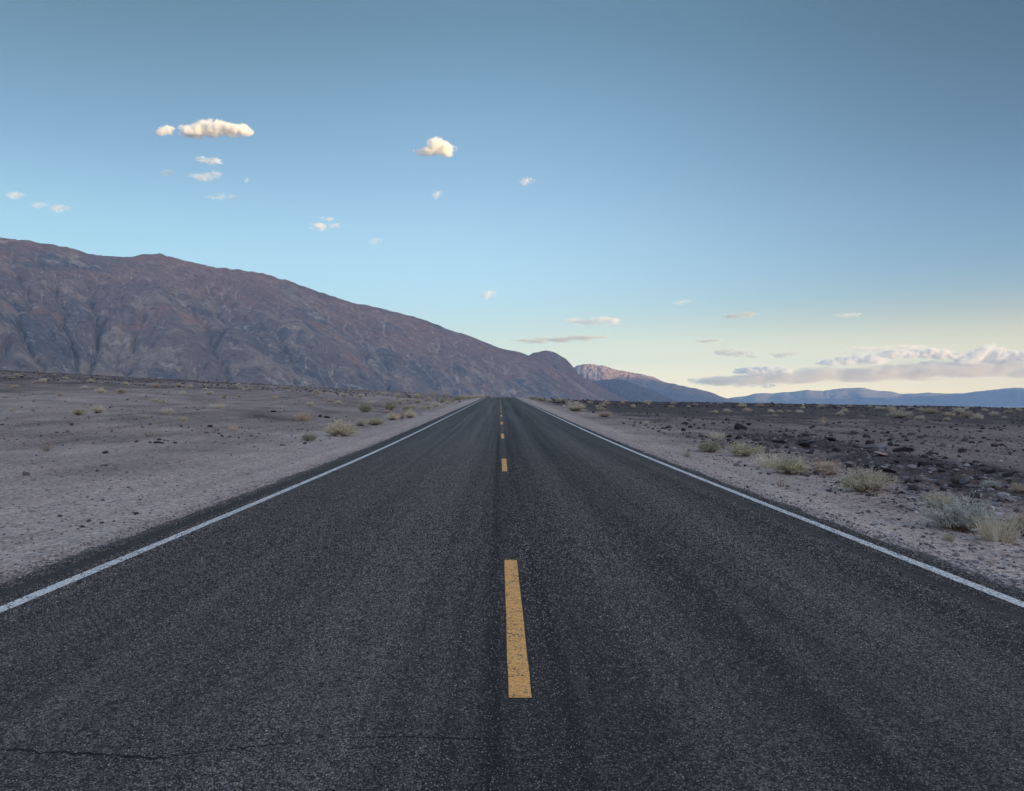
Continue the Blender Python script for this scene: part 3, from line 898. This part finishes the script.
RIGHT_G = 'desert shrubs right of the road'
LEFT_G = 'desert shrubs left of the road'

# px, base y, width px, height px, shape, colour, label
SHRUBS = [
    (960, 531, 64, 38, 'bush', 'sage', 'largest shrub, grey green sagebrush nearest the camera on the right'),
    (939, 507, 32, 14, 'bush', 'olive', 'yellowish green shrub tucked behind the large sagebrush'),
    (998, 541, 52, 27, 'tuft', 'straw', 'straw coloured tuft leaning on the right side of the large sagebrush'),
    (1022, 531, 26, 20, 'bush', 'dry', 'brownish shrub cut by the right edge behind the straw tuft'),
    (866, 491, 48, 24, 'bush', 'straw', 'round straw coloured shrub standing alone left of the large sagebrush'),
    (825, 475, 30, 17, 'bush', 'dry', 'tan shrub just right of the paired green shrubs'),
    (790, 474, 38, 19, 'bush', 'olive', 'olive shrub, right one of the touching pair by the shoulder'),
    (766, 467, 34, 17, 'tuft', 'pale', 'pale shrub, left one of the touching pair by the shoulder'),
    (744, 456, 32, 15, 'bush', 'olive', 'low olive shrub between the dark round shrub and the touching pair'),
    (710, 452, 24, 14, 'bush', 'green', 'round dark green shrub, darkest at its foot right of the road'),
    (716, 439, 26, 9, 'tuft', 'pale', 'flat pale shrub behind the round dark green shrub'),
    (575, 411, 19, 11, 'bush', 'pale', 'pale shrub close to the right road edge near the crest'),
    (605, 417, 15, 7, 'bush', 'dry', 'tan shrub beside a black rock near the crest'),
    (687, 457, 20, 9, 'sparse', 'dry', 'thin dry weed on the gravel left of the round dark green shrub'),
    (781, 487, 18, 12, 'sparse', 'pale', 'thin leafless weed in front of the touching pair of shrubs'),
    (720, 472, 10, 6, 'sparse', 'dry', 'tiny dry weed on the right shoulder below the dark green shrub'),
    (990, 566, 16, 10, 'sparse', 'dry', 'tiny dry weed between the large sagebrush and the white line'),
    (996, 548, 8, 26, 'sparse', 'pale', 'single tall pale stalk in front of the straw tuft'),
    (949, 540, 15, 8, 'tuft', 'olive', 'small yellow green tuft in front of the large sagebrush'),
    (992, 488, 20, 9, 'bush', 'sage', 'small blue grey shrub among the dark rubble'),
    (1020, 493, 18, 10, 'bush', 'dry', 'tan shrub at the right edge beside the rubble'),
    (646, 425, 10, 5, 'tuft', 'pale', 'lone pale tuft on the right gravel midway to the crest'),
    (582, 415.5, 6, 3, 'tuft', 'straw', 'tiny tuft on the shoulder below the pale crest shrub'),
    (824, 423, 12, 7, 'sparse', 'dry', 'thin dry weed far out on the right plain'),
    (899, 418, 20, 9, 'bush', 'pale', 'widest pale shrub of the far right row'),
    (930, 413.5, 16, 7, 'bush', 'dry', 'greyish shrub right of the widest pale shrub in the far row'),
    (920, 420, 11, 5, 'bush', 'pale', 'low shrub in front of the greyish shrub in the far row'),
    (967, 418, 13, 8, 'bush', 'dry', 'left shrub of the far pair near the salt flat'),
    (978, 420, 11, 7, 'bush', 'pale', 'right shrub of the far pair near the salt flat'),
    # left of the road
    (340, 436, 36, 17, 'bush', 'straw', 'largest straw coloured shrub left of the road'),
    (309, 441, 17, 9, 'bush', 'green', 'small dark grey green shrub in front of the largest straw shrub'),
    (303, 421, 24, 9, 'tuft', 'dry', 'tan spreading tuft behind the small dark green shrub'),
    (361, 426, 14, 8, 'bush', 'pale', 'left shrub of the joined pair right of the largest straw shrub'),
    (375, 425, 19, 8, 'bush', 'olive', 'right shrub of the joined pair right of the largest straw shrub'),
    (365, 412, 16, 11, 'bush', 'green', 'green shrub behind the joined pair on the left'),
    (390, 410, 12, 9, 'bush', 'green', 'upright green shrub above the orange tan row'),
    (393, 420, 15, 8, 'bush', 'straw', 'left shrub of the orange tan row near the left road edge'),
    (401, 418.5, 9, 7, 'bush', 'dry', 'middle shrub of the orange tan row near the left road edge'),
    (410, 418, 13, 9, 'bush', 'straw', 'right shrub of the orange tan row near the left road edge'),
    (386, 413, 8, 4, 'tuft', 'dry', 'small tan tuft at the foot of the upright green shrub'),
    (407, 410, 9, 5, 'bush', 'dry', 'small tan shrub behind the orange tan row'),
    (410, 404, 11, 5, 'sparse', 'purple', 'purplish bare twigged shrub behind the orange tan row'),
    (422, 408.5, 11, 3, 'tuft', 'pale', 'flat pale tuft right of the orange tan row'),
    (436, 406.5, 9, 4, 'bush', 'straw', 'straw shrub beside the left line near the crest'),
    (444, 402.5, 11, 5, 'bush', 'green', 'dark green shrub behind the straw shrub near the crest'),
    (451, 402, 9, 4, 'bush', 'dry', 'tan shrub right of the dark green one near the crest'),
    (457, 400, 11, 5, 'bush', 'green', 'greenest shrub of the row nearest the crest on the left'),
    (469, 399, 8, 4, 'bush', 'olive', 'olive shrub close to the crest beside the left line'),
    (482, 398, 7, 3, 'bush', 'straw', 'last shrub where the left line meets the crest'),
    (79, 415, 14, 8, 'bush', 'olive', 'rounded greenish shrub, left of a pair out on the left plain'),
    (98, 413, 13, 9, 'bush', 'pale', 'pale shrub, right of a pair out on the left plain'),
    (47, 451, 20, 12, 'sparse', 'dry', 'leafless twiggy shrub nearest the camera on the far left'),
    (149, 437, 16, 8, 'sparse', 'dry', 'sparse twiggy shrub on pale gravel left of centre'),
    (168, 414, 18, 7, 'tuft', 'pale', 'flat straw tuft behind the sparse twiggy shrub'),
    (163, 403, 11, 5, 'tuft', 'pale', 'pale tuft farther back above the flat straw tuft'),
    (183, 421, 13, 6, 'tuft', 'straw', 'small straw tuft right of the flat straw tuft'),
    (213, 408.5, 10, 5, 'tuft', 'pale', 'left tuft of a close pale pair on the left plain'),
    (222, 408.5, 9, 6, 'tuft', 'straw', 'right tuft of a close pale pair on the left plain'),
    (233, 431, 11, 7, 'tuft', 'dry', 'small tan tuft alone on the gravel in mid left'),
    (217, 431, 13, 6, 'sparse', 'pale', 'faint thin weed left of the small tan tuft'),
]
FAR_RIGHT = [(533, 399.5, 7), (540, 400.5, 8), (566, 402.5, 7), (590, 404, 6), (623, 404, 6), (548, 402, 8), (559, 402, 8), (606, 404.5, 8), (673, 404.5, 6), (648, 404, 8), (695, 405.5, 5), (715, 413, 6), (731, 413, 5), (742, 407, 8), (760, 407, 8), (775, 417, 6),
             (780, 413, 6), (803, 408.5, 5), (821, 408, 9), (840, 415.5, 8), (862, 418, 6), (879, 410, 8), (891, 411, 10), (947, 420.5, 6), (958, 413.5, 12), (994, 416, 9), (1009, 413.5, 8), (1019, 411, 6), (985, 411, 5), (720, 404.5, 5), (850, 407.5, 6), (870, 407.5, 5), (910, 409, 6)]
FAR_LEFT = [(462, 399, 8), (475, 398, 7), (488, 397.6, 6), (428, 401, 8), (418, 403, 7), (448, 404, 7), (400, 404, 7), (372, 404, 7), (330, 402, 7), (310, 406, 8), (155, 402, 8), (100, 393, 10), (85, 389, 7), (121, 393.5, 10), (33, 383.5, 4), (43, 383.5, 6), (156, 387.5, 8), (126, 385, 6), (144, 418, 5), (12, 411, 6), (224, 398, 6), (239, 397, 5),
            (275, 398.5, 6), (251, 390, 5), (286, 389, 6), (316, 394, 8), (240, 389, 5), (344, 396.5, 8), (383, 395, 6), (417, 398, 8), (434, 395, 6), (446, 396, 6), (20, 377, 5), (65, 379, 5), (190, 388, 6), (205, 390, 5), (360, 397, 6), (398, 397, 7), (5, 398, 5), (60, 396, 6)]

def build_plants():
    mats = {
        'sage': mat_plant('sage_leaf', (0.36, 0.375, 0.30), (0.70, 0.735, 0.65)),
        'straw': mat_plant('straw_leaf', (0.40, 0.345, 0.22), (0.80, 0.73, 0.54)),
        'pale': mat_plant('pale_leaf', (0.46, 0.42, 0.31), (0.84, 0.78, 0.65)),
        'olive': mat_plant('olive_leaf', (0.32, 0.295, 0.17), (0.68, 0.64, 0.44)),
        'green': mat_plant('green_leaf', (0.20, 0.205, 0.12), (0.50, 0.50, 0.36)),
        'dry': mat_plant('dry_leaf', (0.36, 0.285, 0.21), (0.70, 0.60, 0.47)),
        'purple': mat_plant('purple_twig', (0.24, 0.18, 0.18), (0.42, 0.33, 0.33)),
    }
    stem_m = mat_plant('woody_stem', (0.12, 0.09, 0.06), (0.26, 0.21, 0.15))
    cache = {}
    def get(kind, colr, var):
        key = (kind, colr, var)
        if key not in cache:
            fol, stm = make_bush(100 + var * 7 + len(kind), kind)
            cache[key] = (seg_mesh('foliage', fol, mats[colr]), seg_mesh('stems', stm, stem_m) if stm else None,
                          seg_mesh('desert_shrub', fol + stm, mats[colr]))
        return cache[key]
    rs = random.Random(3)
    def put(px, py, wpx, hpx, kind, colr, label, group, parts):
        x, y, z = px_ground(px, py)
        k = y / F
        W = wpx * k; H = hpx * k
        fo, st, both = get(kind, colr, rs.randrange(3))
        hk = {'bush': 0.66, 'tuft': 0.80, 'sparse': 0.85}[kind]
        wk = {'bush': 1.02, 'tuft': 0.95, 'sparse': 1.0}[kind]
        if parts:
            o = bpy.data.objects.new('desert_shrub', None); col.objects.link(o)
            a = obj('foliage', fo, None, o)
            if st: obj('stems', st, None, o)
        else:
            o = obj('desert_shrub', both)
        o.location = (x, y, z - 0.01)
        o.rotation_euler = (0, 0, rs.uniform(0, 6.28))
        o.scale = (W / wk, W / wk, H / hk)
        tag(o, label, 'shrub', group)
    for (px, py, wp, hp, kind, colr, label) in SHRUBS:
        put(px, py, wp, hp, kind, colr, label, RIGHT_G if px > 500 else LEFT_G, wp >= 13)
    # more of the same scrub, dotted over the plain out to where it drops away
    fr = random.Random(77)
    for i in range(110):
        d = 75 * (203 / 75.0) ** fr.random()
        px = fr.uniform(0, 470) if i % 2 else fr.uniform(560, 1024)
        x = (px - VX) / F * d
        if abs(x) < 5.5: continue
        py = VY + (CAM_H - float(ground_z(x, d))) / d * F
        (FAR_LEFT if px < 500 else FAR_RIGHT).append((px, py, fr.uniform(0.3, 0.95) * F / d))
    for (px, py, wp) in FAR_RIGHT:
        put(px, py, wp, wp * 0.55, 'bush', rs.choice(['pale', 'straw', 'dry']), 'tiny pale shrub far out on the dark plain right of the road', 'tiny shrubs far out on the right plain', False)
    for (px, py, wp) in FAR_LEFT:
        put(px, py, wp, wp * 0.55, 'bush', rs.choice(['pale', 'straw', 'dry']), 'tiny pale shrub far out on the slope left of the road', 'tiny shrubs far out on the left slope', False)

# ------------------------------------------------------------------ rocks
def rock_mesh(seed, sub=3):
    v, f = (ICO3 if sub == 3 else ICO2 if sub == 2 else ICO1)
    rs = np.random.RandomState(seed)
    v = v.copy()
    for _ in range(9 if sub == 3 else 5):       # planar cuts give facets
        n = rs.normal(size=3); n /= np.linalg.norm(n)
        h = rs.uniform(0.35, 0.75)
        d = v @ n
        v = v - np.outer(np.maximum(d - h, 0), n)
    v = v * (1 + 0.10 * fbm(v[:, 0] * 2.5 + seed, v[:, 1] * 2.5 + v[:, 2] * 1.7, 4, seed)[:, None])
    return v, f

ROCKS = [
    (740.6, 429, 11, 6, 'dark', 'black mound shaped rock behind the flat pale shrub'),
    (730, 437, 6, 4, 'dark', 'small black stone right beside the flat pale shrub'),
    (739, 439, 8, 5, 'dark', 'black rock just below the black mound shaped rock'),
    (803, 447, 12, 7, 'dark', 'black boulder behind the touching pair of shrubs'),
    (812.7, 443.5, 9, 4, 'dark', 'flat black rock right of the black boulder'),
    (805.7, 436, 7, 3.5, 'dark', 'small dark rock behind the black boulder'),
    (833, 441, 10, 4, 'dark', 'long dark rock left of the grey slab'),
    (836, 451, 9, 5, 'dark', 'dark rock in front of the long dark rock'),
    (780, 443, 13, 4, 'dark', 'low dark rock patch left of the black boulder'),
    (685, 424, 7, 3, 'dark', 'small black rock farthest left on the right plain rubble'),
    (683.5, 431, 7, 3.5, 'dark', 'black rock below the farthest left rubble rock'),
    (691, 427.5, 5, 2.5, 'dark', 'tiny black stone right of the two left rubble rocks'),
    (754.7, 441, 9, 3, 'dark', 'flat dark stone between the black mound and the black boulder'),
    (602.5, 408, 7, 4, 'dark', 'black rock near the crest beside a tan shrub'),
    (867, 449, 16, 6, 'grey', 'tilted grey slab on the rubble bank'),
    (869.5, 444, 13, 5, 'dark', 'dark rounded rock behind the tilted grey slab'),
    (882.7, 448, 8, 6, 'pale', 'pale grey stone right of the tilted grey slab'),
    (881, 455, 11, 4, 'pink', 'flat pinkish stone in front of the pale grey stone'),
    (903, 452, 17, 7, 'dark', 'widest black rock right of the pinkish stone'),
    (923, 458, 11, 4, 'dark', 'black rock right of the widest black rock'),
    (923, 465, 10, 4, 'dark', 'black stone in front of its like on the rubble bank'),
    (868, 467, 7, 3, 'dark', 'black stone just above the round straw shrub'),
    (878, 469, 10, 4, 'dark', 'long black stone behind the round straw shrub'),
    (889, 472, 12, 4, 'dark', 'black rock at the right shoulder of the round straw shrub'),
    (957, 482, 17, 6, 'brown', 'broad dark brown rock above the large sagebrush'),
    (966, 483, 11, 6, 'grey', 'brown grey stone leaning on the broad dark brown rock'),
    (942.5, 473, 8, 4, 'dark', 'dark stone left above the broad dark brown rock'),
    (983, 472, 9, 5, 'dark', 'black stone behind the small blue grey shrub'),
    (991, 473, 9, 5, 'dark', 'black stone right of its like behind the blue grey shrub'),
    (1009, 476, 10, 4, 'dark', 'dark flat stone near the right edge of the rubble'),
    (955, 487.5, 12, 4, 'dark', 'black hollow looking rock right above the sagebrush crown'),
    (968, 488.5, 14, 5, 'grey', 'pale grey rock between the sagebrush crown and the blue grey shrub'),
    (932, 472, 9, 4, 'pale', 'pale stone in the middle of the rubble bank'),
    (895, 463, 8, 3.5, 'dark', 'small dark stone below the widest black rock'),
    (945, 459, 6, 3, 'dark', 'tiny dark stone at the back of the rubble bank'),
    (965, 464, 9, 4, 'grey', 'grey stone at the back of the rubble bank'),
    (956, 467, 11, 5, 'grey', 'grey rock in front of the grey stone at the back'),
    (912, 469, 9, 4, 'pale', 'pale stone left of the middle of the rubble bank'),
    (905, 478, 8, 3, 'grey', 'grey stone right of the round straw shrub'),
    (320, 417, 6, 3, 'dark', 'dark stone right of the tan spreading tuft'),
    (327, 418, 5, 2.5, 'dark', 'smaller dark stone above the largest straw shrub'),
    (211, 427, 6, 2.5, 'dark', 'dark stone above the faint thin weed'),
    (298, 430, 4, 2.5, 'grey', 'small grey stone left of the small dark green shrub'),
    (274, 412, 6, 2.5, 'dark', 'flat dark stone far out on the left plain'),
    (105, 453, 9, 3, 'dark', 'dark flat stone right of the leafless twiggy shrub'),
    (159, 443.5, 9, 2.5, 'dark', 'dark flat stone below the sparse twiggy shrub'),
    (26, 475, 7, 4, 'grey', 'lone grey stone at the left edge of the gravel'),
    (106, 466, 6, 3, 'grey', 'small grey stone in the pale gravel on the left'),
]

def build_rocks():
    mats = {'dark': mat_simple_rock('dark_rock', (0.022, 0.019, 0.022), (0.055, 0.046, 0.050)),
            'grey': mat_simple_rock('grey_rock', (0.12, 0.11, 0.12), (0.24, 0.22, 0.23)),
            'pale': mat_simple_rock('pale_rock', (0.24, 0.23, 0.245), (0.38, 0.36, 0.37)),
            'pink': mat_simple_rock('pink_rock', (0.25, 0.17, 0.16), (0.36, 0.27, 0.25)),
            'brown': mat_simple_rock('brown_rock', (0.06, 0.045, 0.040), (0.11, 0.08, 0.07))}
    rs = random.Random(8)
    protos = {}
    for i, (px, py, wp, hp, c, label) in enumerate(ROCKS):
        x, y, z = px_ground(px, py)
        k = y / F
        key = (c, i % 5)
        if key not in protos:
            v, f = rock_mesh(200 + i)
            me = mesh_np('rock', v, f, smooth=False); me.materials.append(mats[c]); protos[key] = me
        o = obj('rock', protos[key])
        H = hp * k
        o.location = (x, y, z + 0.22 * H)
        o.scale = (wp * k * 0.62, wp * k * 0.50, H * 0.80)
        o.rotation_euler = (rs.uniform(-0.15, 0.15), rs.uniform(-0.15, 0.15), rs.uniform(-0.5, 0.5))
        tag(o, label, 'rock', 'rocks lying on the desert ground')
    # loose stones nobody could count
    base = [rock_mesh(400 + q, 1) for q in range(8)]
    npr = np.random.RandomState(12)
    V = []; Fc = []; n = 0; tones = []
    def scatter(cnt, xf, yf, s0, s1, t0=0.0, t1=1.0, keep=None, lim=4.12):
        nonlocal n
        y = yf(npr.rand(cnt)); x = xf(npr.rand(cnt), y)
        ok = np.abs(x) > lim
        if keep is not None: ok &= npr.rand(cnt) < keep(x, y)
        x = x[ok]; y = y[ok]
        z = np.maximum(ground_z(x, y), np.where(np.abs(x) < 4.1, base_z(x * 0, y) - 0.002, -1e9))
        sz = s0 * (s1 / s0) ** (npr.rand(len(x)) ** 2.2)
        for q in range(len(x)):
            v, f = base[npr.randint(8)]
            a = npr.rand() * 6.28; ca, sa = math.cos(a), math.sin(a)
            s = sz[q] * np.array([1, npr.uniform(0.6, 1), npr.uniform(0.4, 0.75)])
            w_ = v * s
            w_ = np.stack([w_[:, 0] * ca - w_[:, 1] * sa, w_[:, 0] * sa + w_[:, 1] * ca, w_[:, 2]], -1)
            w_ += (x[q], y[q], z[q] + s[2] * 0.35)
            V.append(w_); Fc.append(f + n); n += len(v)
            tones.append(np.full(len(v), npr.uniform(t0, t1), np.float32))
    def yy(a, b): return lambda r: a * (b / a) ** r
    scatter(13000, lambda r, y: 4.15 + r * (0.70 * y + 2), yy(5, 40), 0.008, 0.040, 0.25, 1.0)
    scatter(1000, lambda r, y: 5.5 + r * (0.66 * y), yy(8, 40), 0.03, 0.09)
    scatter(2000, lambda r, y: 8.8 + 0.10 * (y - 14) + (r - 0.5) * 5.5, yy(11, 34), 0.02, 0.13, 0.0, 0.9)
    scatter(2600, lambda r, y: 7 + r * 0.68 * y, yy(22, 190), 0.04, 0.20, 0.0, 0.6)
    scatter(1500, lambda r, y: 7 + r * 0.68 * y, yy(110, 205), 0.15, 0.45, 0.0, 0.4)
    scatter(11000, lambda r, y: -4.15 - r * (0.66 * y + 2), yy(5.5, 40), 0.006, 0.026, 0.45, 1.0)
    scatter(500, lambda r, y: -4.8 - r * (0.66 * y), yy(9, 40), 0.02, 0.055, 0.1, 1.0)
    scatter(1800, lambda r, y: -6 - r * 0.66 * y, yy(25, 190), 0.03, 0.13, 0.2, 0.9)
    scatter(5000, lambda r, y: 3.98 + r * 0.35, yy(5, 40), 0.006, 0.022, 0.4, 1.0, lim=3.97)
    scatter(5000, lambda r, y: -3.98 - r * 0.35, yy(5, 40), 0.006, 0.020, 0.4, 1.0, lim=3.97)
    scatter(1200, lambda r, y: -6 - r * 0.66 * y, yy(110, 205), 0.12, 0.35, 0.0, 0.6)
    me = mesh_np('loose_stones', np.concatenate(V), np.concatenate(Fc), smooth=False)
    a = me.attributes.new('tone', 'FLOAT', 'POINT'); a.data.foreach_set('value', np.concatenate(tones))
    t = NT('loose_stone')
    at = t.n('Attribute', attribute_name='tone')
    cr = t.n('ValToRGB'); t.l(at.outputs['Fac'], cr.inputs[0])
    e = cr.color_ramp.elements
    e[0].position = 0.0; e[0].color = (0.035, 0.030, 0.034, 1)
    e[1].position = 1.0; e[1].color = (0.42, 0.39, 0.39, 1)
    m = e.new(0.35); m.color = (0.10, 0.085, 0.088, 1)
    m = e.new(0.8); m.color = (0.24, 0.21, 0.215, 1)
    t.bsdf(cr.outputs[0], 0.95, 0.15, t.noise(t.pos(), 60, 4, 0.7), 0.5, 0.01)
    o = obj('loose_stones', me, t.m)
    tag(o, kind='stuff')

build_ground()
build_road()
build_mountains()
build_haze()
build_clouds()
build_plants()
build_rocks()
